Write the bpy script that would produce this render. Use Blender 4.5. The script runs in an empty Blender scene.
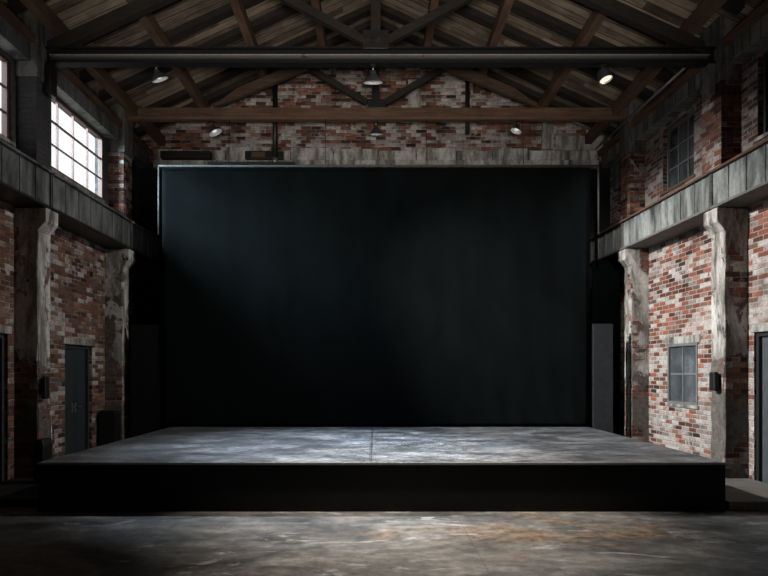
import bpy, bmesh, math, random
from mathutils import Vector, Matrix
random.seed(7)
scene = bpy.context.scene
C = scene.collection
F = 614.0                     # focal length in pixels of the 768 px frame
CAM_Z = 1.65

# ------------------------------------------------------------------ nodes
class NT:
    def __init__(self, name):
        self.m = bpy.data.materials.new(name); self.m.use_nodes = True
        self.t = self.m.node_tree; self.t.nodes.clear()
        self.out = self.t.nodes.new('ShaderNodeOutputMaterial')
    def n(self, kind, **kw):
        nd = self.t.nodes.new(kind)
        for k, v in kw.items(): setattr(nd, k, v)
        return nd
    def link(self, a, b): self.t.links.new(a, b)
    def put(self, sock, v):
        if isinstance(v, bpy.types.NodeSocket): self.link(v, sock)
        elif v is not None:
            if isinstance(v, (tuple, list)) and len(v) == 3 and sock.type == 'RGBA': v = (*v, 1)
            sock.default_value = v
    def math(self, op, a, b=None, c=None, clamp=False):
        nd = self.n('ShaderNodeMath', operation=op, use_clamp=clamp)
        self.put(nd.inputs[0], a)
        if b is not None: self.put(nd.inputs[1], b)
        if c is not None: self.put(nd.inputs[2], c)
        return nd.outputs[0]
    def vmath(self, op, a, b):
        nd = self.n('ShaderNodeVectorMath', operation=op)
        self.put(nd.inputs[0], a); self.put(nd.inputs[1], b)
        return nd.outputs[0]
    def vscale(self, a, v):
        return self.vmath('MULTIPLY', a, v)
    def step(self, x, a, b):
        nd = self.n('ShaderNodeMapRange', interpolation_type='SMOOTHSTEP')
        self.put(nd.inputs['Value'], x)
        self.put(nd.inputs['From Min'], a); self.put(nd.inputs['From Max'], b)
        return nd.outputs['Result']
    def noise(self, vec, scale, detail=4, rough=.55, dist=0, out=0):
        nd = self.n('ShaderNodeTexNoise')
        self.put(nd.inputs['Vector'], vec); nd.inputs['Scale'].default_value = scale
        nd.inputs['Detail'].default_value = detail; nd.inputs['Roughness'].default_value = rough
        nd.inputs['Distortion'].default_value = dist
        return nd.outputs[out]
    def ramp(self, x, stops):
        nd = self.n('ShaderNodeValToRGB'); self.put(nd.inputs[0], x)
        e = nd.color_ramp.elements
        while len(e) < len(stops): e.new(.5)
        for el, (p, c) in zip(e, stops):
            el.position = p; el.color = (*c, 1) if len(c) == 3 else c
        return nd.outputs[0]
    def mix(self, f, a, b, blend='MIX'):
        nd = self.n('ShaderNodeMix', data_type='RGBA', blend_type=blend)
        self.put(nd.inputs[0], f); self.put(nd.inputs[6], a); self.put(nd.inputs[7], b)
        return nd.outputs[2]
    def uv(self): return self.n('ShaderNodeUVMap').outputs[0]
    def pos(self): return self.n('ShaderNodeNewGeometry').outputs['Position']
    def sep(self, v):
        nd = self.n('ShaderNodeSeparateXYZ'); self.put(nd.inputs[0], v); return nd.outputs
    def comb(self, x, y, z=0.0):
        nd = self.n('ShaderNodeCombineXYZ')
        self.put(nd.inputs[0], x); self.put(nd.inputs[1], y); self.put(nd.inputs[2], z)
        return nd.outputs[0]
    def white(self, v, out=0):
        nd = self.n('ShaderNodeTexWhiteNoise', noise_dimensions='2D'); self.put(nd.inputs['Vector'], v)
        return nd.outputs[out]
    def bsdf(self, color, rough=.7, metal=0.0, bump=None, bump_s=.5, bump_d=.01, spec=.5, **kw):
        b = self.n('ShaderNodeBsdfPrincipled')
        self.put(b.inputs['Base Color'], color); self.put(b.inputs['Roughness'], rough)
        self.put(b.inputs['Metallic'], metal); self.put(b.inputs['Specular IOR Level'], spec)
        for k, v in kw.items(): self.put(b.inputs[k], v)
        if bump is not None:
            bp = self.n('ShaderNodeBump'); bp.inputs['Strength'].default_value = bump_s
            bp.inputs['Distance'].default_value = bump_d
            self.put(bp.inputs['Height'], bump); self.link(bp.outputs[0], b.inputs['Normal'])
        self.link(b.outputs[0], self.out.inputs[0])
        return self.m

def brick_nodes(k, wash=.5, seed=0.0, warm=1.0, soot=.5, low_wash=0.0, red=1.0, high=0.0, scatter=.3, corners=False, mortar=(.10, .085, .072)):
    """returns colour, height : bricks laid in courses, some of them whitewashed, some sooty"""
    uv, pos = k.uv(), k.vmath('ADD', k.pos(), (seed * 13.1, seed * 7.7, seed * 3.3))
    wob = k.vmath('SUBTRACT', k.noise(uv, 9, 3, out=1), (.5, .5, .5))
    uvd = k.vmath('ADD', uv, k.vscale(wob, (.022, .02, 0)))
    s = k.sep(uvd)
    vn = k.math('DIVIDE', s[1], .078); row = k.math('FLOOR', vn); fv = k.math('FRACT', vn)
    un = k.math('ADD', k.math('DIVIDE', s[0], .225), k.math('MULTIPLY', k.math('FLOORED_MODULO', row, 2.0), .5))
    col = k.math('FLOOR', un); fu = k.math('FRACT', un)
    eu = k.math('MULTIPLY', k.math('MINIMUM', fu, k.math('SUBTRACT', 1.0, fu)), .225)
    ev = k.math('MULTIPLY', k.math('MINIMUM', fv, k.math('SUBTRACT', 1.0, fv)), .078)
    e = k.math('MINIMUM', eu, ev)
    brick = k.step(e, .0045, .0115)
    cell = k.comb(col, row)
    r1 = k.white(cell); r2 = k.white(k.vmath('ADD', cell, (31.7, 12.3, 0)))
    bc = k.ramp(r1, [(0, (.045, .025, .02)), (.18, (.13*warm, .052, .038)), (.45, (.23*warm*red, .085, .056)),
                     (.75, (.30*warm*red, .125, .082)), (.93, (.25, .155, .12)), (1, (.1, .08, .075))])
    fine = k.noise(pos, 26, 5, .7)
    bc = k.mix(.75, bc, k.ramp(fine, [(.25, (.3, .3, .3)), (.7, (1, 1, 1))]), 'MULTIPLY')
    r3 = k.white(k.vmath('ADD', cell, (-17.9, 55.1, 0)))
    bc = k.mix(1.0, bc, k.ramp(r3, [(0, (.55, .55, .55)), (1, (1.3, 1.3, 1.3))]), 'MULTIPLY')
    big = k.noise(pos, .75, 8, .74, .5)
    z = k.sep(k.pos())[2]
    w = k.math('ADD', big, k.math('MULTIPLY', k.math('SUBTRACT', r2, .5), scatter))
    if low_wash: w = k.math('ADD', w, k.math('MULTIPLY', k.step(z, 3.2, .8), low_wash))
    thr = .72 - wash * .4
    wm = k.step(w, thr - .02, thr + .05)
    wm = k.math('MULTIPLY', wm, k.step(fine, .25, .55))
    wm = k.math('MULTIPLY', wm, k.math('ADD', .45, k.math('MULTIPLY', k.step(r3, .1, .75), .55)))
    paint = k.ramp(k.noise(pos, 5, 5, .7), [(.3, (.27, .25, .235)), (.55, (.46, .44, .42)), (.75, (.6, .58, .56))])
    colr = k.mix(wm, bc, paint)
    mort = k.mix(k.math('MULTIPLY', k.step(w, thr - .1, thr + .04), .8), mortar, (.44, .42, .40))
    colr = k.mix(brick, mort, colr)
    st = k.noise(k.vmath('ADD', k.vscale(pos, (1, 1, .55)), (5.1, 2.2, 9)), 1.1, 6, .7, .6)
    so = k.step(st, .62 - soot * .25, .40 - soot * .2)
    dirt = k.mix(k.math('MULTIPLY', so, min(1.0, .55 + .4 * soot)), (1, 1, 1), (.22, .2, .185))
    colr = k.mix(1.0, colr, dirt, 'MULTIPLY')
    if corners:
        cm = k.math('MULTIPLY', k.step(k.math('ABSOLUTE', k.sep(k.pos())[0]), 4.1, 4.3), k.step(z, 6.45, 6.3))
        colr = k.mix(cm, colr, (.014, .015, .016))  # wall ends blackened in the colour, standing in for shade in the corners
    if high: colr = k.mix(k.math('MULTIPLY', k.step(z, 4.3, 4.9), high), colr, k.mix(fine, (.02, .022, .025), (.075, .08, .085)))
    h = k.math('ADD', k.math('MULTIPLY', brick, .8), k.math('ADD', k.math('MULTIPLY', fine, .5), k.math('MULTIPLY', r2, .35)))
    return colr, h

def mat_brick(name, **kw):
    k = NT(name); c, h = brick_nodes(k, **kw)
    return k.bsdf(c, .88, bump=h, bump_s=.9, bump_d=.014, spec=.25)

def mat_plaster(name, seed=0.0, keep=.5, tone=1.0, green=0.0, low=.35, zlow=1.9):
    """pale flaking paint over concrete and brick: paint comes away lower down"""
    k = NT(name)
    bc, bh = brick_nodes(k, wash=.35, seed=seed, soot=.6)
    pos = k.vmath('ADD', k.pos(), (seed * 5.3, seed * 11.9, seed * 2.1))
    a = k.noise(k.vscale(pos, (1, 1, .6)), 2.6, 8, .68, .5)
    z = k.sep(k.pos())[2]
    a = k.math('SUBTRACT', a, k.math('MULTIPLY', k.step(z, zlow + .35, zlow - .5), low))
    f = k.step(a, .62 - keep * .4 - .015, .62 - keep * .4 + .02)
    fine = k.noise(pos, 14, 6, .7)
    st = k.noise(k.vscale(pos, (3, 3, .7)), 1.7, 6, .65, .3)
    pc = k.ramp(st, [(.30, (.07*tone, .066*tone, .058*tone)), (.44, (.24*tone, .23*tone, .21*tone)),
                     (.56, (.52*tone, .51*tone, .49*tone)), (.75, (.70*tone, .69*tone, .67*tone))])
    pc = k.mix(.6, pc, k.ramp(fine, [(.3, (.45, .45, .44)), (.65, (1, 1, 1))]), 'MULTIPLY')
    under = k.mix(k.step(k.noise(pos, 1.6, 4), .44, .52), bc, k.ramp(fine, [(.3, (.05, .045, .04)), (.7, (.16, .15, .13))]))
    c = k.mix(f, under, pc)
    h = k.math('ADD', k.math('MULTIPLY', f, 1.1), k.math('MULTIPLY', fine, .5))
    h = k.math('ADD', h, k.math('MULTIPLY', bh, .35))
    return k.bsdf(c, .85, bump=h, bump_s=.7, bump_d=.012, spec=.3)

def mat_wood(name, dark, light, long=0, scale=1.0, rough=.75, board=None, spec=.25):
    """grain runs along uv axis `long`; with board = width, separate boards"""
    k = NT(name); uv = k.uv(); s = k.sep(uv)
    sv = (1.6, 26, 1) if long == 0 else (26, 1.6, 1)
    g = uv
    hgt = None
    if board:
        across = s[1] if long == 0 else s[0]
        along = s[0] if long == 0 else s[1]
        q = k.math('DIVIDE', across, board); row = k.math('FLOOR', q); fr = k.math('FRACT', q)
        sh = k.white(k.comb(row, 3.0))
        pl = k.math('FLOOR', k.math('ADD', k.math('DIVIDE', along, 2.4), k.math('MULTIPLY', sh, 7.0)))
        rnd = k.white(k.comb(row, pl))
        e = k.math('MULTIPLY', k.math('MINIMUM', fr, k.math('SUBTRACT', 1.0, fr)), board)
        gap = k.step(e, .003, .010)
        g = k.vmath('ADD', uv, k.comb(k.math('MULTIPLY', rnd, 9.0), k.math('MULTIPLY', rnd, 5.0)))
    grain = k.noise(k.vscale(g, tuple(x * scale for x in sv)), 1.0, 7, .68, .6)
    blot = k.noise(k.pos(), 1.3, 5, .65)
    t = k.math('ADD', k.math('MULTIPLY', grain, .6), k.math('MULTIPLY', blot, .45))
    if board: t = k.math('ADD', t, k.math('MULTIPLY', k.math('SUBTRACT', rnd, .5), .24))
    c = k.ramp(t, [(.36, dark), (.53, tuple((a + b) / 2 for a, b in zip(dark, light))), (.68, light)])
    h = grain
    if board:
        c = k.mix(gap, tuple(x * .12 for x in dark), c)
        h = k.math('ADD', k.math('MULTIPLY', gap, 1.0), k.math('MULTIPLY', grain, .4))
    return k.bsdf(c, rough, bump=h, bump_s=.6, bump_d=.01, spec=spec)

def mat_steel(name, base, rust, amount=.4, rough=.5, metal=.5, scale=4, streak=False):
    k = NT(name); pos = k.pos()
    p = k.vscale(pos, (1, 1, .25)) if streak else pos
    a = k.noise(p, scale, 7, .68, .4)
    f = k.step(a, .72 - amount * .5, .80 - amount * .35)
    fine = k.noise(pos, 18, 5, .7)
    b = k.mix(.6, base, k.ramp(fine, [(.3, (.45, .45, .45)), (.7, (1, 1, 1))]), 'MULTIPLY')
    c = k.mix(f, b, k.mix(fine, tuple(x * .5 for x in rust), rust))
    r = k.math('ADD', k.math('MULTIPLY', f, .3), rough)
    return k.bsdf(c, r, k.math('MULTIPLY', k.math('SUBTRACT', 1.0, f), metal), bump=fine, bump_s=.25, bump_d=.006)

def mat_panel(name, seed=0.0, tone=1.0):
    """weathered grey-green painted plate with drips"""
    k = NT(name); pos = k.vmath('ADD', k.pos(), (seed, seed * 2, 0))
    st = k.noise(k.vscale(pos, (2.2, 2.2, .5)), 2.2, 7, .68, .5)
    fine = k.noise(pos, 16, 5, .7)
    st = k.math('ADD', st, k.math('MULTIPLY', k.math('SUBTRACT', k.white(k.comb(k.math('FLOOR', k.math('DIVIDE', k.sep(k.uv())[0], .41)), seed)), .5), .16))
    c = k.ramp(st, [(.30, (.035*tone, .04*tone, .038*tone)), (.43, (.15*tone, .165*tone, .16*tone)),
                    (.56, (.32*tone, .345*tone, .34*tone)), (.72, (.50*tone, .52*tone, .51*tone))])
    c = k.mix(.6, c, k.ramp(fine, [(.3, (.5, .5, .5)), (.65, (1, 1, 1))]), 'MULTIPLY')
    rs = k.step(k.noise(pos, 3.1, 6, .7), .62, .72)
    c = k.mix(k.math('MULTIPLY', rs, .7), c, (.10, .045, .025))
    return k.bsdf(c, .65, .15, bump=k.math('ADD', st, k.math('MULTIPLY', fine, .5)), bump_s=.4, bump_d=.008)

def mat_plain(name, col, rough=.6, metal=0.0, var=.35, scale=9, spec=.5):
    k = NT(name); f = k.noise(k.pos(), scale, 5, .65)
    c = k.mix(1.0, col, k.ramp(f, [(.3, (1 - var,) * 3), (.7, (1, 1, 1))]), 'MULTIPLY')
    return k.bsdf(c, rough, metal, bump=f, bump_s=.12, bump_d=.004, spec=spec)

def mat_floor():
    k = NT('worn_concrete_floor'); p = k.pos()
    st = k.noise(k.vscale(p, (.8, 1.5, 1)), .85, 8, .66, .9)
    a = k.noise(p, 7, 8, .72)
    c = k.ramp(st, [(.32, (.03, .032, .034)), (.45, (.08, .083, .084)), (.56, (.15, .149, .145)), (.70, (.27, .265, .255))])
    ru = k.noise(k.vmath('ADD', k.vscale(p, (.8, 2.0, 1)), (4.7, 1.3, 0)), .9, 7, .7, .7)
    s = k.sep(p)
    # old rust-coloured spill to the right of the hall's middle
    dx = k.math('MULTIPLY', k.math('SUBTRACT', s[0], 1.3), .42); dy = k.math('MULTIPLY', k.math('SUBTRACT', s[1], 6.3), .9)
    rad = k.math('SQRT', k.math('ADD', k.math('MULTIPLY', dx, dx), k.math('MULTIPLY', dy, dy)))
    near = k.step(rad, 1.15, .1)
    rm = k.step(k.math('ADD', ru, k.math('MULTIPLY', near, .16)), .57, .72)
    c = k.mix(k.math('MULTIPLY', rm, .8), c, k.ramp(a, [(.3, (.07, .048, .032)), (.7, (.23, .165, .11))]))
    pale = k.step(k.noise(k.vmath('ADD', k.vscale(p, (.7, 1.8, 1)), (9.2, 3.1, 0)), 1.6, 8, .72, 1.0), .57, .64)
    c = k.mix(k.math('MULTIPLY', pale, .7), c, (.37, .38, .39))
    c = k.mix(.85, c, k.ramp(a, [(.32, (.3, .3, .3)), (.62, (1.1, 1.1, 1.1))]), 'MULTIPLY')
    # scratches and slab joints
    sc = k.noise(k.vscale(p, (1.2, 22, 1)), 1.4, 5, .7, .5)
    c = k.mix(k.math('MULTIPLY', k.step(sc, .64, .74), .35), c, (.36, .36, .36))
    jx = k.math('ABSOLUTE', k.math('SUBTRACT', k.math('FRACT', k.math('DIVIDE', k.math('ADD', s[0], .62), 3.1)), .5))
    jy = k.math('ABSOLUTE', k.math('SUBTRACT', k.math('FRACT', k.math('DIVIDE', k.math('ADD', s[1], .85), 3.4)), .5))
    j = k.math('MINIMUM', k.math('MULTIPLY', jx, 3.1), k.math('MULTIPLY', jy, 3.4))
    jm = k.step(j, .012, .004)
    c = k.mix(k.math('MULTIPLY', jm, .35), c, (.04, .04, .04))
    r = k.math('ADD', .36, k.math('MULTIPLY', k.noise(p, 3.2, 6, .7), .34))
    h = k.math('SUBTRACT', k.math('ADD', k.math('MULTIPLY', a, .35), k.math('MULTIPLY', st, .6)), k.math('MULTIPLY', jm, .25))
    return k.bsdf(c, r, bump=h, bump_s=.3, bump_d=.012, spec=.45)

def mat_deck():
    k = NT('scuffed_stage_deck'); p = k.pos(); s = k.sep(p)
    a = k.noise(k.vscale(p, (.7, 1.1, 1)), 1.9, 10, .76, .5)
    b = k.noise(k.vmath('ADD', k.vscale(p, (2.0, 6.5, 1)), (3, 8, 0)), 3.6, 9, .8, .3)
    fine = k.noise(p, 24, 5, .7)
    t = k.math('ADD', k.math('MULTIPLY', a, .55), k.math('MULTIPLY', b, .5))
    c = k.ramp(t, [(.40, (.012, .015, .018)), (.495, (.045, .051, .058)), (.575, (.17, .18, .195)), (.665, (.46, .475, .495))])
    c = k.mix(.5, c, k.ramp(fine, [(.3, (.5, .5, .5)), (.65, (1, 1, 1))]), 'MULTIPLY')
    jx = k.math('MULTIPLY', k.math('ABSOLUTE', k.math('SUBTRACT', k.math('FRACT', k.math('DIVIDE', k.math('ADD', s[0], 1.30), 2.44)), .5)), 2.44)
    jy = k.math('MULTIPLY', k.math('ABSOLUTE', k.math('SUBTRACT', k.math('FRACT', k.math('DIVIDE', k.math('SUBTRACT', s[1], 7.85), 1.22)), .5)), 1.22)
    jm = k.step(k.math('MINIMUM', jx, jy), .010, .004)
    c = k.mix(k.math('MULTIPLY', jm, .5), c, (.02, .02, .022))
    r = k.math('ADD', .34, k.math('MULTIPLY', b, .3))
    return k.bsdf(c, r, bump=k.math('SUBTRACT', k.math('MULTIPLY', b, .5), jm), bump_s=.25, bump_d=.006, spec=.5)

def mat_fabric(name, col, rough=.95):
    k = NT(name); uv = k.uv()
    a = k.noise(k.vscale(uv, (1.5, .8, 1)), 1.3, 7, .66, .5); f = k.noise(uv, 60, 4, .7)
    c = k.mix(1.0, col, k.ramp(a, [(.3, (.6, .6, .6)), (.7, (1.15, 1.15, 1.15))]), 'MULTIPLY')
    return k.bsdf(c, rough, bump=k.math('ADD', k.math('MULTIPLY', a, 1.0), k.math('MULTIPLY', f, .12)), bump_s=.35, bump_d=.02, spec=.08)

def mat_clear():
    k = NT('clear_window_glass')
    tr = k.n('ShaderNodeBsdfTransparent'); tr.inputs[0].default_value = (.94, .95, .96, 1)
    gl = k.n('ShaderNodeBsdfGlossy'); gl.inputs['Roughness'].default_value = .08
    mx = k.n('ShaderNodeMixShader'); mx.inputs[0].default_value = .05; k.link(tr.outputs[0], mx.inputs[1]); k.link(gl.outputs[0], mx.inputs[2])
    k.link(mx.outputs[0], k.out.inputs[0]); return k.m

def mat_grimy_glass(name, tone=1.0):
    k = NT(name); p = k.pos()
    a = k.noise(k.vscale(p, (1, 1, .8)), 2.6, 6, .65, .5)
    c = k.ramp(a, [(.3, (.018*tone, .023*tone, .027*tone)), (.55, (.06*tone, .07*tone, .078*tone)), (.75, (.13*tone, .145*tone, .155*tone))])
    return k.bsdf(c, .22, spec=.5)

def mat_emit(name, col, strength):
    k = NT(name); e = k.n('ShaderNodeEmission'); e.inputs[0].default_value = (*col, 1); e.inputs[1].default_value = strength
    k.link(e.outputs[0], k.out.inputs[0]); return k.m

M = {
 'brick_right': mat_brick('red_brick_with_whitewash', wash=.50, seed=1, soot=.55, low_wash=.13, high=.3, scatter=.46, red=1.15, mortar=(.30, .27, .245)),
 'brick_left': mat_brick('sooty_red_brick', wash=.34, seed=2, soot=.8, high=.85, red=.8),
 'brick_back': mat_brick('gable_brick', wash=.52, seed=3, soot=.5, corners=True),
 'brick_upper': mat_brick('upper_pier_brick', wash=.34, seed=4, soot=.45),
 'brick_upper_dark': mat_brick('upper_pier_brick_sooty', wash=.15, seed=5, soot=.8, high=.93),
 'pl_r1': mat_plaster('flaking_paint_pale', 1.0, keep=.48, low=.55, zlow=1.75),
 'pl_r2': mat_plaster('flaking_paint_grey', 2.0, keep=.40, low=.3, zlow=1.4),
 'pl_l1': mat_plaster('flaking_paint_white', 3.0, keep=.52, low=.6, zlow=1.7),
 'pl_l2': mat_plaster('flaking_paint_patchy', 4.0, keep=.38, low=.35, zlow=1.7),
 'stone': mat_plaster('weathered_stone', 6.0, keep=1.0, low=0, tone=.8),
 'stone_band': mat_plaster('whitewashed_stone_band', 7.0, keep=.8, low=0, tone=1.0),
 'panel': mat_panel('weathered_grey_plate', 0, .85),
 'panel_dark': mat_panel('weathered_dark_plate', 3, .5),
 'boards': mat_wood('old_roof_boards', (.045, .033, .024), (.33, .255, .19), 0, board=.19),
 'timber': mat_wood('brown_roof_timber', (.034, .021, .014), (.155, .092, .058), 0),
 'timber_mid': mat_wood('mid_brown_timber', (.020, .013, .010), (.085, .052, .036), 0),
 'timber_dark': mat_wood('dark_roof_timber', (.008, .0065, .006), (.028, .022, .018), 0),
 'cap': mat_plaster('sooty_cap_stone', 9.0, keep=1.0, low=0, tone=.3),
 'grey_boards': mat_wood('grey_weathered_boards', (.055, .055, .052), (.21, .21, .20), 1, board=.2),
 'black_steel': mat_steel('black_painted_steel', (.02, .02, .021), (.05, .028, .018), .25, .42, .3),
 'flange': mat_steel('dull_flange_steel', (.045, .044, .043), (.04, .025, .02), .3, .5, .3),
 'flange_highlight': mat_steel('highlight_beam_flange', (.34, .335, .33), (.10, .06, .04), .25, .5, .4),
 'edge_steel': mat_steel('worn_flange_steel', (.22, .215, .21), (.10, .06, .04), .35, .45, .5),
 'rust_steel': mat_steel('rusty_brown_steel', (.11, .062, .045), (.16, .08, .05), .6, .6, .2),
 'rail_rust': mat_steel('rusty_rail', (.10, .08, .068), (.15, .075, .048), .65, .6, .2),
 'pipe_grey': mat_plain('dull_grey_pipe', (.13, .13, .13), .6, .2),
 'worn_edge_highlight': mat_plain('worn_stage_edge_highlight', (.34, .34, .33), .6),
 'galv': mat_plain('galvanised_pipe', (.42, .42, .42), .4, .7),
 'black': mat_plain('matt_black_paint', (.009, .009, .010), .55),
 'skirt': mat_plain('black_stage_skirt', (.0065, .0065, .007), .7, spec=.25),
 'flat': mat_plain('dark_grey_flat', (.030, .036, .040), .8, spec=.2),
 'door': mat_plain('blue_black_door_paint', (.030, .040, .047), .5),
 'door_grey': mat_plain('slate_grey_door_paint', (.075, .085, .095), .5),
 'frame_dark': mat_plain('dark_window_frame', (.035, .036, .037), .55),
 'frame_red': mat_plain('red_oxide_window_frame', (.12, .05, .04), .6),
 'frame_grey': mat_plain('grey_window_frame', (.17, .175, .175), .6),
 'fabric': mat_fabric('black_backdrop_cloth', (.0036, .0054, .006)),
 'floor': mat_floor(), 'deck': mat_deck(),
 'glass': mat_clear(), 'grime': mat_grimy_glass('grimy_dark_glass', .8), 'grime_light': mat_grimy_glass('dusty_blue_grey_glass', 1.35),
 'void': mat_plain('blacked_out_pane', (.006, .006, .007), .6),
 'enamel': mat_plain('dark_grey_enamel', (.055, .058, .06), .35, .2),
 'enamel_white': mat_plain('white_enamel', (.62, .62, .62), .4, 0, .15),
 'brass': mat_plain('dull_metal_handle', (.45, .44, .42), .35, .8),
 'concrete': mat_plain('bare_concrete', (.16, .155, .15), .7, 0, .5, 4),
 'roofing': mat_plain('tarred_roofing', (.02, .02, .02), .9),
 'bulb_warm': mat_emit('warm_lamp_glow', (1.0, .80, .62), 1.3),
 'bulb_cool': mat_emit('white_lamp_glow', (.92, .96, 1.0), .7),
 'bulb_off': mat_plain('unlit_bulb_glass', (.35, .35, .34), .3),
}

# ------------------------------------------------------------------ geometry
def SIDE_L(p): return Vector((-5.3 + p[1], p[0], p[2]))
RD = Vector((-.039, 1.0, 0)).normalized(); RN = Vector((-RD.y, RD.x, 0))
def SIDE_R(p):
    q = Vector((5.45, 9.0, 0)) + RD * (p[0] - 9.0) + RN * p[1]
    return Vector((q.x, q.y, p[2]))
SIDES = {'left': SIDE_L, 'right': SIDE_R}

class MB:
    def __init__(self): self.v = []; self.f = []; self.smooth = set()
    def add(self, vs, fs, smooth=False):
        b = len(self.v); self.v += [Vector(x) for x in vs]
        for f in fs:
            if smooth: self.smooth.add(len(self.f))
            self.f.append([b + i for i in f])
        return self
    def box(self, x0, x1, y0, y1, z0, z1):
        return self.add([(x0,y0,z0),(x1,y0,z0),(x1,y1,z0),(x0,y1,z0),(x0,y0,z1),(x1,y0,z1),(x1,y1,z1),(x0,y1,z1)],
                        [(0,3,2,1),(4,5,6,7),(0,1,5,4),(1,2,6,5),(2,3,7,6),(3,0,4,7)])
    def bar(self, p, q, w, h, up=(0, 1, 0)):
        """box from p to q; w is its width along `up` x axis direction's normal, h the other"""
        p, q = Vector(p), Vector(q); a = (q - p).normalized(); u = Vector(up); u = (u - a * u.dot(a)).normalized(); s = a.cross(u)
        vs = [c + u * (i * w / 2) + s * (j * h / 2) for c in (p, q) for i, j in ((-1,-1),(1,-1),(1,1),(-1,1))]
        return self.add(vs, [(0,1,2,3),(7,6,5,4),(0,4,5,1),(1,5,6,2),(2,6,7,3),(3,7,4,0)])
    def prism(self, prof, a, b, axis='x'):
        """profile (two coordinates in the plane across the axis) swept from a to b"""
        def P(t, u, v): return {'x': (t,u,v), 'y': (u,t,v), 'z': (u,v,t)}[axis]
        n = len(prof)
        vs = [P(a, u, v) for u, v in prof] + [P(b, u, v) for u, v in prof]
        fs = [tuple(range(n)), tuple(range(2*n-1, n-1, -1))] + [(i, (i+1) % n, n+(i+1) % n, n+i) for i in range(n)]
        return self.add(vs, fs)
    def tube(self, pts, r, n=10, closed=True):
        pts = [Vector(p) for p in pts]; rings = []
        up = Vector((0, 0, 1))
        for i, p in enumerate(pts):
            a = (pts[min(i+1, len(pts)-1)] - pts[max(i-1, 0)]).normalized()
            u = a.cross(up)
            if u.length < .05: u = a.cross(Vector((0, 1, 0)))
            u.normalize(); w = a.cross(u)
            rings.append([p + (u * math.cos(2*math.pi*k/n) + w * math.sin(2*math.pi*k/n)) * r for k in range(n)])
        vs = [x for rg in rings for x in rg]
        fs = [(i*n+k, i*n+(k+1) % n, (i+1)*n+(k+1) % n, (i+1)*n+k) for i in range(len(pts)-1) for k in range(n)]
        self.add(vs, fs, True)
        if closed:
            b = len(self.v) - len(vs)
            self.f.append([b+k for k in range(n)]); self.f.append([b+(len(pts)-1)*n+k for k in range(n-1, -1, -1)])
        return self
    def lathe(self, prof, n=24, c=(0, 0, 0)):
        c = Vector(c); vs = []; fs = []
        for r, z in prof:
            vs += [c + Vector((r*math.cos(2*math.pi*k/n), r*math.sin(2*math.pi*k/n), z)) for k in range(n)]
        for i in range(len(prof)-1):
            for k in range(n): fs.append((i*n+k, i*n+(k+1) % n, (i+1)*n+(k+1) % n, (i+1)*n+k))
        self.add(vs, fs, True)
        b = len(self.v) - len(vs)
        if prof[0][0] > 1e-4: self.f.append([b+k for k in range(n-1, -1, -1)])
        if prof[-1][0] > 1e-4: self.f.append([b+(len(prof)-1)*n+k for k in range(n)])
        return self
    def wall(self, u0, u1, v0, v1, t0, t1, holes, top=None):
        """wall in the (u, v) plane with real openings; t is its thickness direction (y). top(u) cuts a gable"""
        us = sorted({u0, u1, *[h[0] for h in holes], *[h[1] for h in holes]}); vs_ = sorted({v0, v1, *[h[2] for h in holes], *[h[3] for h in holes]})
        def solid(i, j):
            if not (0 <= i < len(us)-1 and 0 <= j < len(vs_)-1): return False
            cu, cv = (us[i]+us[i+1])/2, (vs_[j]+vs_[j+1])/2
            return not any(h[0] < cu < h[1] and h[2] < cv < h[3] for h in holes)
        idx = {}; vv = []; ff = []
        def V(i, j, t):
            if (i, j, t) not in idx: idx[(i, j, t)] = len(vv); vv.append((us[i], t, vs_[j]))
            return idx[(i, j, t)]
        for i in range(len(us)-1):
            for j in range(len(vs_)-1):
                if not solid(i, j): continue
                ff.append((V(i,j,t1), V(i+1,j,t1), V(i+1,j+1,t1), V(i,j+1,t1)))
                ff.append((V(i,j,t0), V(i,j+1,t0), V(i+1,j+1,t0), V(i+1,j,t0)))
                if not solid(i-1, j): ff.append((V(i,j,t0), V(i,j,t1), V(i,j+1,t1), V(i,j+1,t0)))
                if not solid(i+1, j): ff.append((V(i+1,j,t0), V(i+1,j+1,t0), V(i+1,j+1,t1), V(i+1,j,t1)))
                if not solid(i, j-1): ff.append((V(i,j,t0), V(i+1,j,t0), V(i+1,j,t1), V(i,j,t1)))
                if not solid(i, j+1): ff.append((V(i,j+1,t0), V(i,j+1,t1), V(i+1,j+1,t1), V(i+1,j+1,t0)))
        return self.add(vv, ff)
    def build(self, name, mat, parent=None, side=None, bevel=0.0, local=False, uvfn=None):
        me = bpy.data.meshes.new(name)
        verts = [SIDES[side](v) if side else v.copy() for v in self.v]
        if local: org = Vector((0, 0, 0))
        elif parent is not None:
            org = Vector((0, 0, 0)); q = parent
            while q is not None: org = org + q.location; q = q.parent
        else:
            lo = Vector([min(v[i] for v in verts) for i in range(3)]); hi = Vector([max(v[i] for v in verts) for i in range(3)])
            org = Vector(((lo.x+hi.x)/2, (lo.y+hi.y)/2, lo.z))
        me.from_pydata([v - org for v in verts], [], self.f)
        uvl = me.uv_layers.new(name='UVMap')
        for p in me.polygons:
            pv = [self.v[i] for i in self.f[p.index]]
            nrm = Vector((0, 0, 0))
            for i in range(len(pv)):
                a, b = pv[i], pv[(i+1) % len(pv)]; nrm += a.cross(b)
            ax = max(range(3), key=lambda i: abs(nrm[i]))
            for li, vi in zip(p.loop_indices, p.vertices):
                c = self.v[vi]
                if uvfn: uvl.data[li].uv = uvfn(c, ax)
                else: uvl.data[li].uv = (c.x, c.y) if ax == 2 else ((c.y, c.z) if ax == 0 else (c.x, c.z))
        bm = bmesh.new(); bm.from_mesh(me); bmesh.ops.recalc_face_normals(bm, faces=bm.faces)
        for i, f in enumerate(bm.faces): f.smooth = i in self.smooth
        bm.to_mesh(me); bm.free()
        me.materials.append(mat)
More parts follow.
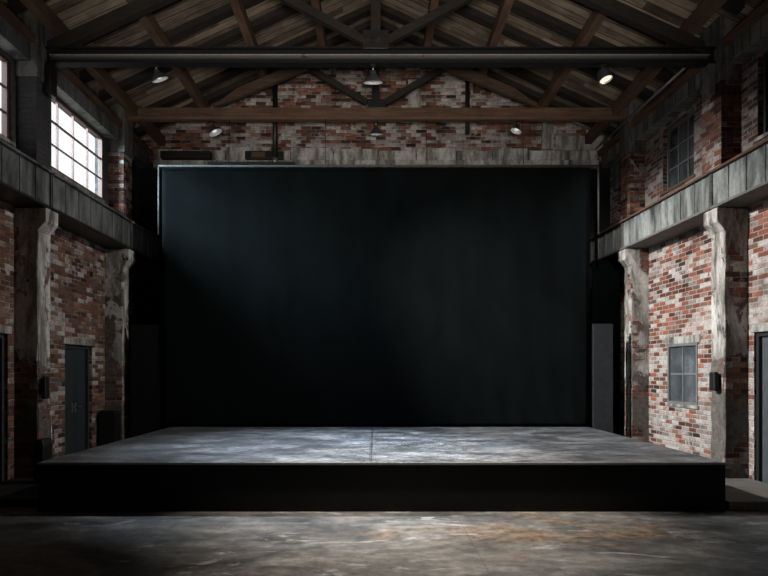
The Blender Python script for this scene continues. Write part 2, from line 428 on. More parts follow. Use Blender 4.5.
        o = bpy.data.objects.new(name, me); C.objects.link(o)
        if parent is not None:
            o.parent = parent; o.location = (0, 0, 0)
        else: o.location = org
        if bevel:
            bv = o.modifiers.new('bevel', 'BEVEL'); bv.width = bevel; bv.segments = 2; bv.limit_method = 'ANGLE'
        return o

def tag(o, label, cat, group=None):
    o['label'] = label; o['category'] = cat
    if group: o['group'] = group
    return o
def thing(name, label, cat, loc=(0, 0, 0), group=None):
    o = bpy.data.objects.new(name, None); C.objects.link(o); o.location = loc; o.empty_display_size = .1
    return tag(o, label, cat, group)
def struct(o, label=None):
    o['kind'] = 'structure'
    if label: o['label'] = label
    return o
def sempty(name, loc):
    o = bpy.data.objects.new(name, None); C.objects.link(o); o.location = loc; o['kind'] = 'structure'; return o
def wl(side, s, t, z): return SIDES[side]((s, t, z))

RIDGE = 9.31; SL = .46; BACK = 13.8; FRONT = -3.0
def roof(x): return RIDGE - SL * abs(x)
OR = ['', 'first', 'second', 'third', 'fourth', 'fifth', 'sixth', 'seventh', 'eighth', 'ninth']

# ------------------------------------------------------------------ shell
struct(MB().box(-7, 7, FRONT-.4, BACK+.4, -.2, 0).build('floor', M['floor']))
lh = [(9.98, 10.10, 3.16, 3.28), (11.38, 11.50, 3.40, 3.52)]
left_holes = [(10.46, 11.46, 0, 2.13), (7.7, 8.84, 0, 2.2), (9.7, 11.9, 4.98, 6.19), (7.1, 8.95, 5.0, 6.2), (12.85, 13.6, 4.75, 5.6)] + lh
struct(MB().wall(FRONT, BACK, 0, 6.95, -.15, 0, left_holes).build('wall_left', M['brick_left'], side='left'))
right_holes = [(10.3, 11.28, 1.08, 2.15), (7.85, 8.86, 0, 2.22), (10.42, 11.46, 5.0, 6.15), (7.1, 8.78, 5.0, 6.2), (12.7, 13.45, 4.7, 5.62)]
struct(MB().wall(FRONT, BACK+.2, 0, 6.95, -.35, 0, right_holes).build('wall_right', M['brick_right'], side='right'))
b = MB()
b.prism([(-5.64, 0), (6.0, 0), (6.0, roof(6.0)+.05), (0, RIDGE+.05), (-5.64, roof(5.64)+.05)], BACK, BACK+.35, 'y')
struct(b.build('wall_back', M['brick_back']))
b = MB(); b.prism([(-5.64, 0), (6.3, 0), (6.3, roof(6.3)+.05), (0, RIDGE+.05), (-5.64, roof(5.64)+.05)], FRONT-.35, FRONT, 'y')
struct(b.build('wall_front', M['brick_upper_dark']))
b = MB()
for sg in (-1, 1):
    X = 5.62 if sg < 0 else 6.35
    prof = [(0, RIDGE), (sg*X, roof(X)), (sg*X, roof(X)+.08), (0, RIDGE+.08)]
    b.prism(prof, FRONT-.4, BACK+.4, 'y')
struct(b.build('ceiling', M['boards'], uvfn=lambda c, ax: (c.x * 1.1, c.y)))

# pale stone band with block joints along the foot of the gable
t = thing('stone_ledge', 'pale stone ledge running across the brick gable above the black backdrop', 'ledge', (0, BACK-.1, 6.2))
MB().box(-4.95, 4.95, BACK-.16, BACK, 6.2, 6.36).build('lower_course', M['stone_band'], t, bevel=.01)
xs = [-4.95, -4.3, -3.35, -2.55, -1.9, -.95, .05, .9, 1.8, 2.6, 3.4, 4.3, 4.95]
for a, c in zip(xs, xs[1:]):
    MB().box(a+.012, c-.012, BACK-.11, BACK, 6.36, 6.36+random.uniform(.22, .36)).build('stone_block', M['stone_band'], t, bevel=.012)

# ------------------------------------------------------------------ windows and doors
def window(n, side, s0, s1, z0, z1, cols, rows, glass, frame, t=-.10, fw=.05, mw=.022, sill=None, lintel=None, horiz_heavy=None):
    root = sempty('window_%d' % n, wl(side, (s0+s1)/2, t, z0))
    f = MB()
    f.box(s0, s0+fw, t-.04, t+.04, z0, z1).box(s1-fw, s1, t-.04, t+.04, z0, z1)
    f.box(s0+fw, s1-fw, t-.04, t+.04, z0, z0+fw).box(s0+fw, s1-fw, t-.04, t+.04, z1-fw, z1)
    f.build('window_frame', frame, root, side)
    m = MB()
    for i in range(1, cols):
        x = s0+fw + (s1-s0-2*fw)*i/cols; m.box(x-mw/2, x+mw/2, t-.02, t+.02, z0+fw, z1-fw)
    for j in range(1, rows):
        z = z0+fw + (z1-z0-2*fw)*j/rows; w = mw*1.5 if horiz_heavy == j else mw
        m.box(s0+fw, s1-fw, t-.017, t+.017, z-w/2, z+w/2)
    if m.v: m.build('glazing_bars', frame, root, side)
    MB().box(s0+fw, s1-fw, t-.006, t-.001, z0+fw, z1-fw).build('pane', glass, root, side)
    if sill: MB().box(s0-.05, s1+.05, -.06, .025, z0-.055, z0).build('sill', sill, root, side, bevel=.008)
    if lintel: MB().box(s0-.08, s1+.08, -.06, .02, z1, z1+.13).build('lintel', lintel, root, side, bevel=.008)
    return root
window(1, 'left', 9.7, 11.9, 4.98, 6.19, 4, 3, M['glass'], M['frame_red'], t=-.035, fw=.035, mw=.018, sill=M['stone'], horiz_heavy=2)
window(2, 'left', 7.1, 8.95, 5.0, 6.2, 4, 3, M['glass'], M['frame_red'], t=-.09, mw=.025, sill=M['stone'])
window(3, 'right', 10.42, 11.46, 5.0, 6.15, 3, 3, M['grime'], M['frame_grey'], t=-.12, fw=.04, mw=.03, sill=M['rail_rust'])
window(4, 'right', 7.1, 8.78, 5.0, 6.2, 4, 3, M['grime'], M['frame_dark'], t=-.12, sill=M['stone'])
window(5, 'right', 10.3, 11.28, 1.08, 2.15, 2, 2, M['grime_light'], M['frame_grey'], t=-.03, fw=.045, mw=.03, sill=M['stone'], lintel=M['stone'])
window(6, 'right', 12.7, 13.45, 4.7, 5.62, 1, 1, M['void'], M['frame_dark'], t=-.12)
window(7, 'left', 12.85, 13.6, 4.75, 5.6, 2, 2, M['grime_light'], M['frame_dark'], t=-.1)

def door(n, side, s0, s1, z1, leaves, mat, frame, lintel, t=-.12, handle_low=True, flip=False):
    root = sempty('door_%d' % n, wl(side, (s0+s1)/2, t, 0))
    fw = .06
    MB().box(s0, s0+fw, t-.05, t+.07, 0, z1).box(s1-fw, s1, t-.05, t+.07, 0, z1).box(s0+fw, s1-fw, t-.05, t+.07, z1-fw, z1).build('door_frame', frame, root, side)
    a0, a1 = s0+fw, s1-fw; w = (a1-a0)/leaves
    for i in range(leaves):
        lf = MB()
        x0, x1 = a0+i*w+.004, a0+(i+1)*w-.004
        lf.box(x0, x1, t-.03, t+.02, .01, z1-fw-.004)
        for zz0, zz1 in ((.2, .95), (1.08, z1-.25)):                # raised panels
            lf.box(x0+.08, x1-.08, t+.02, t+.028, zz0, zz1)
        d = lf.build('door_leaf', mat, root, side)
        hx = (x1-.06 if (i == 0) != flip else x0+.06)
        h = MB(); h.box(hx-.02, hx+.02, t+.02, t+.03, .93, 1.10); h.tube([wl0 for wl0 in [(hx, t+.03, 1.03), (hx, t+.075, 1.03), (hx-.1 if hx > (x0+x1)/2 else hx+.1, t+.078, 1.03)]], .011, 8)
        h.build('door_handle', M['brass'], d, side)
    if lintel: MB().box(s0-.07, s1+.07, -.08, .02, z1, z1+.11).build('lintel', lintel, root, side, bevel=.008)
door(1, 'left', 10.46, 11.46, 2.13, 2, M['door'], M['frame_dark'], M['stone'])
door(2, 'right', 7.85, 8.86, 2.22, 1, M['door_grey'], M['black'], M['stone'], t=-.10, flip=True)
door(3, 'left', 7.7, 8.84, 2.2, 1, M['door'], M['frame_dark'], M['stone'])

# ------------------------------------------------------------------ piers on both side walls
where = {('left', 9.0): 'left wall nearest the camera', ('left', 12.0): 'left wall beside the backdrop',
         ('right', 9.0): 'right wall between window and grey door', ('right', 12.0): 'right wall beside the backdrop'}
LM = {('left', 9.0): M['pl_l1'], ('left', 12.0): M['pl_l2'], ('right', 9.0): M['pl_r1'], ('right', 12.0): M['pl_r2']}
LLAB = {('left', 9.0): 'whitewashed concrete pier on the left wall, in front of the dark double door',
        ('left', 12.0): 'patchy flaking concrete pier on the left wall between dark door and backdrop',
        ('right', 9.0): 'pale flaking concrete pier on the right wall carrying the small black speaker',
        ('right', 12.0): 'mottled grey concrete pier on the right wall beside the black masking flat'}
ULAB = {('left', 9.0): 'dark sooty brick pier above the girder between the two bright windows',
        ('left', 12.0): 'brick pier above the left girder lit by the bright window beside it',
        ('right', 9.0): 'red brick pier above the right girder between the two upper windows',
        ('right', 12.0): 'narrow brick pier above the right girder beside the blacked out opening'}
for (sd, s), lab in LLAB.items():
    o = thing('concrete_pier', lab, 'pier', wl(sd, s+.17, .17, 0))
    n = 14                                                        # shaft with chipped, uneven arrises
    b = MB(); rnd = random.Random(s*7+(sd == 'left')); vs = []; fs = []
    zs = [3.72*i/n for i in range(n+1)]
    for z in zs:
        j = lambda: rnd.uniform(-.008, .008)
        vs += [(s+j(), 0, z), (s+.33+j(), 0, z), (s+.33+j(), .35+j(), z), (s+.33-.31+j(), .352+j(), z), (s+j(), .335+j(), z)]
    for i in range(n):
        for k in range(5): fs.append((i*5+k, i*5+(k+1) % 5, i*5+5+(k+1) % 5, i*5+5+k))
    fs += [(4,3,2,1,0), tuple(n*5+k for k in range(5))]
    b.add(vs, fs); b.build('shaft', LM[sd, s], o, sd)
    MB().prism([(0, 3.72), (.35, 3.72), (.47, 3.86), (.47, 4.06), (0, 4.06)], s-.01, s+.34, 'x').build('corbel', LM[sd, s], o, sd, bevel=.012)
for (sd, s), lab in ULAB.items():
    z1 = 6.98; a = s+(.16 if sd == 'right' or s > 10 else .04); c = a+(.5 if sd == 'right' and s == 9.0 else .42)
    o = thing('brick_pier', lab, 'pier', wl(sd, (a+c)/2, .15, 4.66))
    m = M['brick_upper'] if sd == 'right' or s == 12.0 else M['brick_upper_dark']
    MB().box(a, c, 0, .30, 4.68, 6.0).build('shaft', m, o, sd)
    MB().box(a-.02, c+.02, 0, .33, 6.0, z1).build('cap_stone', M['cap'], o, sd, bevel=.01)

# ------------------------------------------------------------------ crane girders, one length per bay
bays = [(6.0, 9.16), (9.18, 12.16), (12.18, BACK-.03)]
blab = ['near length', 'middle length', 'far length']
wlab = {'left': ['running out of the picture on the left wall', 'under the bright window on the left wall', 'on the left wall beside the backdrop'],
        'right': ['running out of the picture on the right wall', 'under the dark upper window on the right wall', 'on the right wall beside the backdrop']}
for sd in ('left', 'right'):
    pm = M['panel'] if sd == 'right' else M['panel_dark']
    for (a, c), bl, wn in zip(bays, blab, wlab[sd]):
        o = thing('crane_girder', 'grey plated crane girder, %s %s' % (bl, wn), 'girder', wl(sd, (a+c)/2, .25, 4.08), 'crane girders along the side walls')
        z0, z1 = 4.07, 4.60
        MB().box(a, c, .02, .44, z0+.04, z1).build('web', pm, o, sd)
        MB().box(a, c, .01, .475, z0, z0+.04).build('bottom_flange', M['concrete'] if sd == 'right' else M['black_steel'], o, sd, bevel=.004)
        MB().box(a, c, .01, .50, z1, z1+.035).build('top_flange', M['rail_rust'] if sd == 'right' else M['panel_dark'], o, sd, bevel=.004)
        MB().box(a, c, .36, .42, z1+.035, z1+.075).build('rail', M['rail_rust'] if sd == 'right' else M['black_steel'], o, sd, bevel=.004)
        k = max(2, round((c-a)/.42))
        for i in range(k+1):
            x = a+.012+(c-a-.024)*i/k; e = i in (0, k); w = .022 if e else .011
            MB().box(x-w/2, x+w/2, .44, .465 if e else .452, z0+.04, z1).build('stiffener', M['edge_steel'] if e and sd == 'right' else pm, o, sd)

# ------------------------------------------------------------------ eaves beams
ebays = [(6.0, 9.12), (9.70, 12.12), (12.70, BACK-.03)]
en = ['nearest the camera', 'over the upper window', 'next to the brick gable']
for sd in ('left', 'right'):
    for (a, c), nm in zip(ebays, en):
        o = thing('eaves_beam', 'brown timber eaves beam with grey fascia on the %s wall, %s' % (sd, nm), 'beam', wl(sd, (a+c)/2, .12, 6.2), 'eaves beams')
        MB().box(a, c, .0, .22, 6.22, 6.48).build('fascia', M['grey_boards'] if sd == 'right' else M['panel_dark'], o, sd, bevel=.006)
        MB().box(a, c, .0, .30, 6.48, 6.60).build('timber', M['timber'], o, sd, bevel=.008, uvfn=lambda v, ax: (v.x, v.y+v.z))
tag(MB().tube([(9.7, .37, 6.62), (13.7, .37, 6.62)], .022, 8).build('conduit_pipe', M['galv'], side='right'), 'pale metal conduit running along the top of the right eaves beam', 'pipe')
tag(MB().box(12.68, 13.5, .002, .06, 5.62, 6.18).build('board_panel', M['grey_boards'], side='right'), 'grey vertical boarding above the blacked out opening at right', 'panel')
tag(MB().tube([(12.7, .10, 6.19), (13.6, .10, 6.19)], .02, 8).build('wall_pipe', M['galv'], side='right'), 'thin pale pipe along the top of the grey boarding at right', 'pipe')
# looped cable by the rear right pier
pts = [wl('right', 12.05+.0*i, .36-.36*(i/14)*.9, 5.72+.1*math.cos(i/14*math.pi)-.12*math.sin(i/14*math.pi)) for i in range(15)]
pts = [p + Vector((0, -.02, 0)) for p in pts]
tag(MB().tube(pts, .012, 8).build('loose_cable', M['galv']), 'pale loose cable drooping across the rear right brick pier', 'cable')

# ------------------------------------------------------------------ roof timbers
grain_x = lambda v, ax: (v.x*1.1, v.y + v.z)
def slope_bar(sg, x0, x1, off, y, w, h):
    """member lying parallel to the roof on side sg, its underside `off` below the boards"""
    prof = [(sg*x0, roof(x0)-off), (sg*x1, roof(x1)-off), (sg*x1, roof(x1)-off+h), (sg*x0, roof(x0)-off+h)]
    return MB().prism(prof, y-w/2, y+w/2, 'y')
for sg, nm in ((-1, 'left'), (1, 'right')):
    ry = [13.35, 12.75, 11.6, 10.85, 9.95, 8.75]
    for i, y in enumerate(ry):
        tag(slope_bar(sg, .08, 5.2, .13, y, .19, .125).build('common_rafter', M['timber_dark'], uvfn=grain_x),
            'dark common rafter on the %s roof slope, %s from the brick gable' % (nm, OR[i+1]), 'rafter', 'common rafters under the roof boards')
    for i, x in enumerate([1.08, 2.25, 3.58, 4.75] if sg > 0 else [1.12, 2.38, 3.69, 4.8]):
        z = roof(x)-.135-.24
        tag(MB().box(sg*x-.075, sg*x+.075, FRONT, BACK-.01, z, z+.20).build('roof_purlin', M['timber'], bevel=.008, uvfn=lambda v, ax: (v.y, v.x+v.z)),
            'brown purlin running the length of the %s roof slope, %s out from the ridge' % (nm, OR[i+1]), 'purlin', 'purlins carrying the roof')
tag(MB().box(-.09, .09, FRONT, BACK-.01, RIDGE-.42, RIDGE-.10).build('ridge_beam', M['timber_dark'], uvfn=lambda v, ax: (v.y, v.x+v.z)), 'dark ridge beam at the very top of the roof', 'beam')

def i_profile(yc, z0, z1, w, tw, tf):
    return [(yc-w/2, z0), (yc+w/2, z0), (yc+w/2, z0+tf), (yc+tw/2, z0+tf), (yc+tw/2, z1-tf), (yc+w/2, z1-tf), (yc+w/2, z1),
            (yc-w/2, z1), (yc-w/2, z1-tf), (yc-tw/2, z1-tf), (yc-tw/2, z0+tf), (yc-w/2, z0+tf)]
def truss(label, y, z0, z1, steel, off):
    o = thing('roof_truss', label, 'roof truss', (0, y, z0), 'roof trusses over the stage')
    if steel:
        b = MB(); b.prism(i_profile(y, z0+.02, z1, .16, .05, .025), -4.99, 5.12, 'x'); b.build('tie_beam', M['skirt'], o)
        MB().box(-4.9, 5.0, y-.10, y-.026, z0+.118, z0+.134).build('upper_angle', M['flange_highlight'], o)  # pale strip: the beam's highlight line put into its colour
        MB().box(-4.9, 5.0, y-.088, y-.026, z0+.062, z0+.084).build('lower_angle', M['flange'], o)
        pm = M['timber_dark']
    else:
        MB().box(-4.985, 5.0, y-.07, y+.07, z0, z1).build('tie_beam', M['timber'], o, bevel=.01, uvfn=grain_x)
        MB().box(-5.0, 5.05, y-.08, y-.0705, z0, z0+.06).build('edge_strip', M['rust_steel'], o)
        pm = M['timber']
    for sg in (-1, 1):
        if steel: b = slope_bar(sg, .08, 4.95, off, y, .14, .20)
        else: b = MB().prism([(sg*.08, 8.2), (sg*3.25, z1), (sg*3.25, z1+.03), (sg*2.75, z1+.40), (sg*.08, 8.42)], y-.06, y+.06, 'y')
        b.build('principal_rafter', M['timber_dark'] if steel else M['timber_mid'], o, uvfn=grain_x, bevel=.008)
    kz = RIDGE-off+.1
    MB().box(-.08, .07, y-.07, y+.07, z1, kz).build('king_post', M['timber_dark'] if steel else M['black_steel'], o, bevel=.008)
    for sg in (-1, 1):
        xe = 2.15 if steel else 1.5; ze = roof(xe)-off if steel else 7.78
        MB().bar((sg*.18, y, z1+.12), (sg*xe, y, ze+.02), .10, .12).build('strut', M['timber_dark'], o)
    g = MB(); g.box(-.2, .19, y-.10, y-.082, z1-.04, z1+.24) if steel else g.box(-.16, .18, y-.095, y-.082, z1-.02, z1+.16)
    gp = g.build('gusset_plate', M['black_steel'], o, bevel=.004)
    for px in (-.14, -.045, .045, .13):
        bl = MB().lathe([(.016, 0), (.016, .012), (.001, .016)], 8)
        for v in bl.v:
            x, yy, z = v; v.x, v.y, v.z = px+x, y-.0955-.0045*steel-z, z1+.11+yy
        bl.build('bolt', M['black_steel'], gp)
    if steel:
        for sg, xx in ((-1, -4.93), (1, 5.04)):
            MB().box(xx-.05, xx+.05, y-.10, y+.10, z0-.45, z0-.001).build('end_bracket', M['edge_steel' if sg > 0 else 'black_steel'], o, bevel=.006)
truss('front roof truss with black steel tie beam across the top of the picture', 9.3, 6.28, 6.54, True, .60)
truss('rear roof truss with rusty brown timber tie beam above the backdrop', 12.25, 6.66, 6.90, False, .60)

# ------------------------------------------------------------------ gable fittings
t = thing('dropper_pipe', 'black vertical pipe on the gable left of centre, ending in a pale sleeve', 'pipe', (-2.22, 13.5, 6.1))
MB().tube([(-2.22, 13.5, 6.36), (-2.22, 13.5, 8.05)], .055, 12).build('pipe', M['black_steel'], t)
MB().tube([(-2.22, 13.5, 6.22), (-2.22, 13.5, 6.36)], .06, 12).build('sleeve', M['galv'], t)
MB().box(-2.24, -2.20, 13.5, 13.79, 7.6, 7.63).build('bracket', M['black_steel'], t)
tag(MB().tube([(2.02, 13.55, 6.9), (2.02, 13.55, 8.1)], .05, 12).build('dropper_pipe', M['black_steel']), 'short black vertical pipe on the gable right of centre', 'pipe')
t = thing('junction_box', 'dark metal box on the stone ledge behind the black vertical pipe', 'box', (-2.5, 13.6, 6.36))
MB().box(-2.9, -2.05, 13.57, 13.68, 6.37, 6.54).build('casing', M['black_steel'], t, bevel=.01)
MB().box(-2.75, -2.45, 13.562, 13.569, 6.40, 6.51).build('cover', M['rust_steel'], t, bevel=.003)
tag(MB().box(-4.75, -3.65, 13.5, 13.68, 6.365, 6.52).build('timber_block', M['timber_dark'], bevel=.01), 'dark timber block lying on the stone ledge at the far left', 'block')
tag(MB().box(.72, 1.0, BACK-.06, BACK-.001, 7.55, 8.2).build('stone_pier', M['stone'], bevel=.012), 'narrow pale stone pier set in the gable right of centre', 'pier')
tag(MB().box(3.72, 3.98, BACK-.08, BACK-.001, 6.64, 7.45).build('stone_pier', M['stone'], bevel=.012), 'pale plastered pier at the right end of the gable', 'pier')
tag(MB().box(4.02, 5.1, BACK-.05, BACK-.001, 6.62, 6.95).build('plaster_panel', M['stone'], bevel=.02), 'grey plaster patch low on the gable at far right', 'panel')
for i, (dz, lab) in enumerate([(0, 'lower of two pale pipes sloping down the right end of the gable'), (.13, 'upper of two pale pipes sloping down the right end of the gable')]):
    tag(MB().tube([(4.0+dz*1.4, 13.62, 7.38+dz*.35), (4.88+dz*.5, 13.62, 6.98+dz)], .028, 8).build('sloping_pipe', M['galv']), lab, 'pipe', 'sloping pipes')

# ------------------------------------------------------------------ lamps
def make_lamp(label, bulbm, shade='dome'):
    root = thing('pendant_lamp', label, 'lamp', (0, 0, 0), 'pendant lamps on the tie beams')
    MB().box(-.04, .04, -.03, .03, -.03, 0).build('beam_clamp', M['black_steel'], root, local=True)
    MB().tube([(0, 0, -.085), (0, 0, -.03)], .012, 8).build('stem', M['galv'], root, local=True)
    prof = [(.03, 0), (.045, -.02), (.052, -.06), (.085, -.085), (.125, -.12), (.15, -.165), (.152, -.175)] if shade == 'dome' else \
           [(.03, 0), (.034, -.05), (.05, -.065), (.135, -.17), (.138, -.18)] if shade == 'cone' else \
           [(.04, 0), (.085, -.015), (.10, -.05), (.105, -.17), (.11, -.185)]
    inner = [(max(r-.006, .001), z+.002) for r, z in prof[::-1]]
    sh = MB().lathe(prof + inner[:-1] + [(.001, -.012)], 28).build('lamp_shade', M['enamel'], root, local=True)
    sh.location = (0, 0, -.08)
    lin = [(max(r-.0075, .001), z-.0) for r, z in prof if z < -.05]
    # white enamel lining just inside the mouth
    lb = MB(); n = 28
    lb.lathe([(r, z) for r, z in lin] + [(r-.004, z) for r, z in lin[::-1]], n)
    lb.f = [f for f in lb.f if len(f) == 4]
    l2 = lb.build('lining', M['enamel_white'], sh, local=True)
    if shade == 'can':
        bb = MB().lathe([(.001, -.150), (.098, -.152), (.098, -.160), (.06, -.168), (.001, -.172)], 24)
    else:
        bb = MB().lathe([(.016, -.05), (.02, -.07), (.042, -.105), (.046, -.128), (.034, -.152), (.001, -.163)], 18)
    bb.build('bulb', bulbm, sh, local=True)
    return root, sh
def put_lamp(label, bulbm, shade, loc, rot, sc):
    r, s = make_lamp(label, bulbm, shade); r.location = loc; s.rotation_euler = [math.radians(a) for a in rot]; r.scale = (sc, sc, sc)
put_lamp('dark dome pendant tilted sideways under the front beam at left', M['bulb_cool'], 'dome', (-3.33, 9.3, 6.30), (16, -20, 0), .86)
put_lamp('large dark dome pendant under the middle of the front black beam', M['bulb_off'], 'dome', (-.045, 9.3, 6.30), (15, 0, 0), 1.0)
put_lamp('can shaped lamp with glowing warm lens under the front beam at right', M['bulb_warm'], 'can', (3.43, 9.3, 6.30), (-12, -14, 0), .95)
put_lamp('white glowing tilted pendant under the rear brown beam at left', M['bulb_cool'], 'dome', (-3.28, 12.25, 6.66), (2, -26, 0), 1.0)
put_lamp('dark cone pendant under the middle of the rear brown beam', M['bulb_off'], 'cone', (0, 12.25, 6.66), (12, 0, 0), 1.0)
put_lamp('small pale lit pendant under the rear brown beam at right', M['bulb_cool'], 'cone', (2.84, 12.25, 6.66), (-4, 20, 0), .85)

# ------------------------------------------------------------------ stage, backdrop and masking
SY0, SY1, SX0, SX1, SZ = 7.24, 11.95, -4.0, 4.14, .58
t = thing('stage', 'large low black stage with scuffed grey deck in front of the backdrop', 'stage', (0, (SY0+SY1)/2, 0))
MB().box(SX0, SX1, SY0, SY1, SZ-.03, SZ).build('deck', M['deck'], t, bevel=.004)
b = MB(); b.box(SX0+.012, SX1-.012, SY0+.012, SY1-.012, 0.0, SZ-.03)
b.build('skirt', M['skirt'], t)
MB().box(SX0, SX1, SY0-.006, SY0+.014, SZ-.020, SZ+.004).build('edge_nosing', M['worn_edge_highlight'], t)  # worn edge, coloured pale to carry the thin highlight along it
MB().box(-.068, -.052, SY0+.02, SY1-.35, SZ+.0005, SZ+.002).build('tape_line', M['flange'], t)

nx, nz = 90, 60; bx0, bx1, bz0, bz1 = -4.18, 4.17, SZ+.002, 5.64
def fold(x, z):
    k = (z-bz0)/(bz1-bz0); low = max(0, 1-k*5)
    v = .010*math.sin(x*5.1+.6*math.sin(z*1.3)) + .006*math.sin(x*11.3+z*.7)
    v += low*.02*math.sin(x*17+z*6)*(1 if x > 1.5 else .4) + .012*math.sin(z*2.1+x*.8)
    for sx in (-1.77, -.3, 2.28): v += .014*math.exp(-((x-sx)/.025)**2)
    return v
vs = []; fs = []
for j in range(nz+1):
    for i in range(nx+1):
        x = bx0+(bx1-bx0)*i/nx; z = bz0+(bz1-bz0)*j/nz; vs.append((x, 11.99-.0-fold(x, z)*.45, z))
m_ = len(vs); vs += [(v[0], v[1]+.012, v[2]) for v in vs]
for j in range(nz):
    for i in range(nx):
        a = j*(nx+1)+i; q = (a, a+1, a+nx+2, a+nx+1); fs.append(q); fs.append(tuple(m_+k for k in q[::-1]))
edge = [i for i in range(nx+1)] + [j*(nx+1)+nx for j in range(1, nz+1)] + [nz*(nx+1)+i for i in range(nx-1, -1, -1)] + [j*(nx+1) for j in range(nz-1, 0, -1)]
for a, c in zip(edge, edge[1:]+edge[:1]): fs.append((a, m_+a, m_+c, c))
t = thing('backdrop_curtain', 'huge black cloth backdrop hanging behind the stage', 'backdrop', (0, 12, bz0))
b = MB(); b.add(vs, fs, True); b.build('cloth', M['fabric'], t)
MB().box(bx0, bx1, 11.972, 11.976, bz1-.05, bz1-.004).build('heading_band', M['fabric'], t)

t = thing('backdrop_frame', 'thin metal pipe frame around the top of the black backdrop', 'frame', (0, 12.06, 4.3))
MB().tube([(-4.27, 12.07, 5.70), (4.37, 12.07, 5.70)], .022, 10).build('crossbar', M['pipe_grey'], t)
for x in (-4.27, 4.37): MB().tube([(x, 12.07, 4.35), (x, 12.07, 5.70)], .02, 10).build('upright', M['pipe_grey'], t)
for x in (-2.9, -1.0, 1.0, 2.9): MB().tube([(x, 12.07, 5.70), (x, 12.15, 6.66)], .006, 6).build('hanger', M['black_steel'], t)
MB().box(-3.3, -1.6, 12.04, 12.10, 5.725, 5.775).build('track', M['black_steel'], t)

for nm, x0, x1, lab in (('left', -4.80, -4.21, 'tall black masking flat at the left edge of the backdrop'), ('right', 4.20, 4.58, 'tall dark grey masking flat at the right edge of the backdrop')):
    t = thing('masking_flat', lab, 'panel', ((x0+x1)/2, 11.9, 0), 'masking flats')
    m = M['skirt'] if nm == 'left' else M['flat']
    MB().box(x0, x1, 12.02 if nm == 'left' else 11.86, 12.05 if nm == 'left' else 11.89, 0, 2.58).build('face', m, t, bevel=.004)
    y = 12.05 if nm == 'left' else 11.89
    for x in (x0+.025, x1-.025): MB().box(x-.025, x+.025, y+.0005, y+.05, 0, 2.58).build('stile', M['skirt'], t)
    MB().bar((x0+.05, y+.027, .3), (x0+.05, y+.62, .03), .04, .04).build('brace', M['skirt'], t)
# black returns that close the recesses behind the flats
tag(MB().box(4.55, 5.12, 12.9, 12.95, 0, 4.0).build('wing_curtain', M['fabric']), 'black wing curtain in the recess right of the backdrop', 'curtain')
tag(MB().box(-5.1, -4.25, 12.9, 12.95, 0, 4.0).build('wing_curtain', M['fabric']), 'black wing curtain in the recess left of the backdrop', 'curtain')

# ------------------------------------------------------------------ smaller things
def wall_speaker(label, sd, s, t0, z0, w=.16, d=.12, h=.28):
    o = thing('wall_speaker', label, 'speaker', wl(sd, s, t0, z0))
    MB().box(s-w/2, s+w/2, t0+.03, t0+d, z0, z0+h).build('cabinet', M['black'], o, sd, bevel=.018)
    MB().box(s-.03, s+.03, t0-.006, t0+.03, z0+.08, z0+.2).build('bracket', M['black_steel'], o, sd)
    MB().box(s-w/2+.02, s+w/2-.02, t0+d-.001, t0+d+.008, z0+.02, z0+h-.02).build('grille', M['skirt'], o, sd, bevel=.004)
wall_speaker('small black speaker fixed to the pale pier on the right wall', 'right', 9.14, .36, 1.37, w=.14, d=.10)
wall_speaker('small black speaker fixed to the whitewashed pier on the left wall', 'left', 9.07, .36, 1.25, w=.12, d=.09, h=.34)
t = thing('floor_cabinet', 'black equipment cabinet standing at the foot of the patchy left pier', 'cabinet', wl('left', 11.75, .3, 0))
MB().box(11.62, 11.88, .06, .36, 0, .92).build('body', M['black'], t, 'left', bevel=.01)
MB().box(11.64, 11.86, .361, .372, .06, .88).build('door', M['skirt'], t, 'left', bevel=.004)
t = thing('floor_speaker', 'black upright speaker on the floor beside the left end of the stage', 'speaker', (-4.6, 8.55, 0))
MB().prism([(-4.72, 0), (-4.58, 0), (-4.58, .64), (-4.60, .72), (-4.70, .72), (-4.72, .64)], 8.45, 8.7, 'y').build('cabinet', M['black'], t, bevel=.012)
MB().box(-4.705, -4.595, 8.44, 8.4495, .05, .60).build('grille', M['skirt'], t)
MB().box(-4.68, -4.62, 8.44, 8.4495, .63, .67).build('handle_plate', M['black_steel'], t)
for s, lab in ((9.72, 'nearer of two thin pale pipes rising by the black floor speaker'), (9.95, 'farther of two thin pale pipes rising by the black floor speaker')):
    tag(MB().tube([(s, .035, 0), (s, .035, .95)], .014, 8).build('floor_pipe', M['galv'], side='left'), lab, 'pipe', 'floor pipes on the left wall')
for (a, c, z0, z1), lab in zip(lh, ('air vent in the left brick wall above the nearer side of the door', 'air vent in the left brick wall near the patchy pier')):
    t = thing('air_vent', 'small dark '+lab, 'vent', wl('left', (a+c)/2, -.1, z0), 'air vents in the left wall')
    MB().box(a, c, -.149, -.12, z0, z1).build('back_plate', M['void'], t, 'left')
    g = MB()
    for i in range(3):
        z = z0+(z1-z0)*(i+.5)/3; g.box(a, c, -.119, -.08, z-.006, z+.006)
    g.build('louvre', M['black_steel'], t, 'left')
tag(MB().box(4.2, 5.42, 7.3, 8.9, 0, .11).build('low_plinth', M['concrete'], bevel=.012), 'low concrete step between the stage and the grey door at right', 'step')
tag(MB().box(-5.28, -4.12, 7.5, 8.95, 0, .11).build('low_plinth', M['void'], bevel=.012), 'low dark step between the stage and the left wall', 'step')

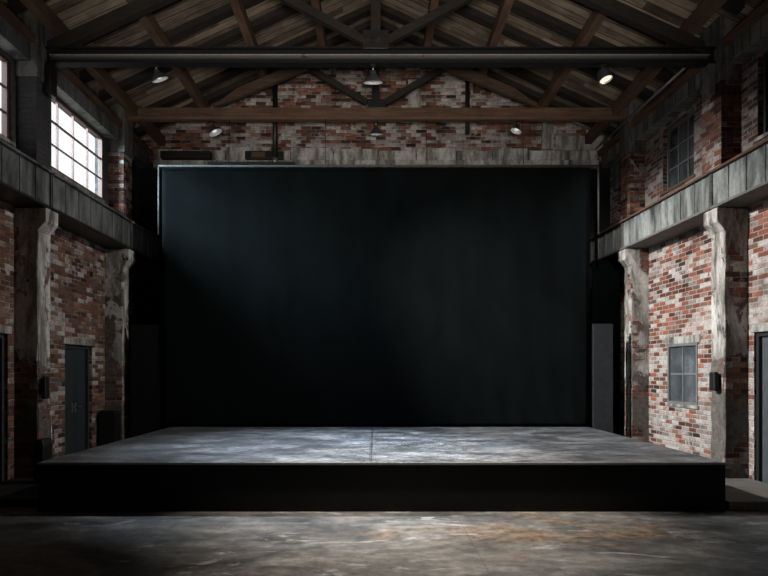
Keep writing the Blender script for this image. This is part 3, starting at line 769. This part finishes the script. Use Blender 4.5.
# ------------------------------------------------------------------ light
w = bpy.data.worlds.new('overcast_sky'); scene.world = w; w.use_nodes = True
bg = w.node_tree.nodes['Background']; bg.inputs[0].default_value = (1.0, .985, .965, 1); bg.inputs[1].default_value = 1.35
def aim(o, p): o.rotation_euler = (Vector(p) - o.location).to_track_quat('-Z', 'Y').to_euler()
def area(name, loc, to, power, sx, sy, col, spread=180):
    d = bpy.data.lights.new(name, 'AREA'); d.shape = 'RECTANGLE'; d.size = sx; d.size_y = sy; d.energy = power; d.color = col; d.spread = math.radians(spread)
    o = bpy.data.objects.new(name, d); C.objects.link(o); o.location = loc; aim(o, to); return o
def spot(name, loc, to, power, cone, blend, col, r=.12):
    d = bpy.data.lights.new(name, 'SPOT'); d.energy = power; d.spot_size = math.radians(cone); d.spot_blend = blend; d.color = col; d.shadow_soft_size = r
    o = bpy.data.objects.new(name, d); C.objects.link(o); o.location = loc; aim(o, to); return o
COOL = (.80, .90, 1.0); WARM = (1.0, .87, .74); NEUT = (1.0, .95, .90)
area('daylight_left_window', (-8.0, 9.35, 6.9), (-2.0, 11.9, 4.0), 1000, 2.4, 1.6, (.70, .92, 1.0), 130)
spot('pendant_centre', (-.045, 9.3, 6.03), (-.6, 9.0, 0), 3700, 64, 1.0, COOL, .04)
spot('pendant_left_cross', (-3.25, 9.32, 6.03), (5.3, 10.4, 1.2), 6000, 60, 1.0, NEUT, .04)
spot('pendant_right_cross', (3.40, 9.27, 6.0), (-5.2, 10.2, 1.6), 1050, 68, 1.0, NEUT, .04)
spot('right_corner_fill', (3.46, 9.32, 6.02), (4.95, 12.9, 4.0), 260, 48, 1.0, NEUT, .04)  # extra fill added beside the right lamp to brighten the girder's far end
spot('hall_lamp_ahead', (.9, 6.9, 6.6), (.6, 6.85, 0), 4000, 52, 1.0, WARM, .06)
spot('roof_fill_light', (0, -2.0, 1.2), (0, 11.5, 9.9), 4600, 54, 1.0, (1.0, .93, .84), .5)  # unseen fill light without a fixture, added to brighten roof and gable

cam = bpy.data.cameras.new('camera'); co = bpy.data.objects.new('camera', cam); C.objects.link(co)
co.location = (0, 0, CAM_Z); co.rotation_euler = (math.radians(90), 0, 0)
cam.sensor_width = 36; cam.lens = 36*F/768; cam.shift_x = (384-376)/768; cam.shift_y = (372-288)/768
cam.clip_end = 200; scene.camera = co
scene.view_settings.view_transform = 'Standard'; scene.view_settings.look = 'None'
scene.view_settings.exposure = 0; scene.view_settings.gamma = 1; scene.view_settings.use_curve_mapping = False
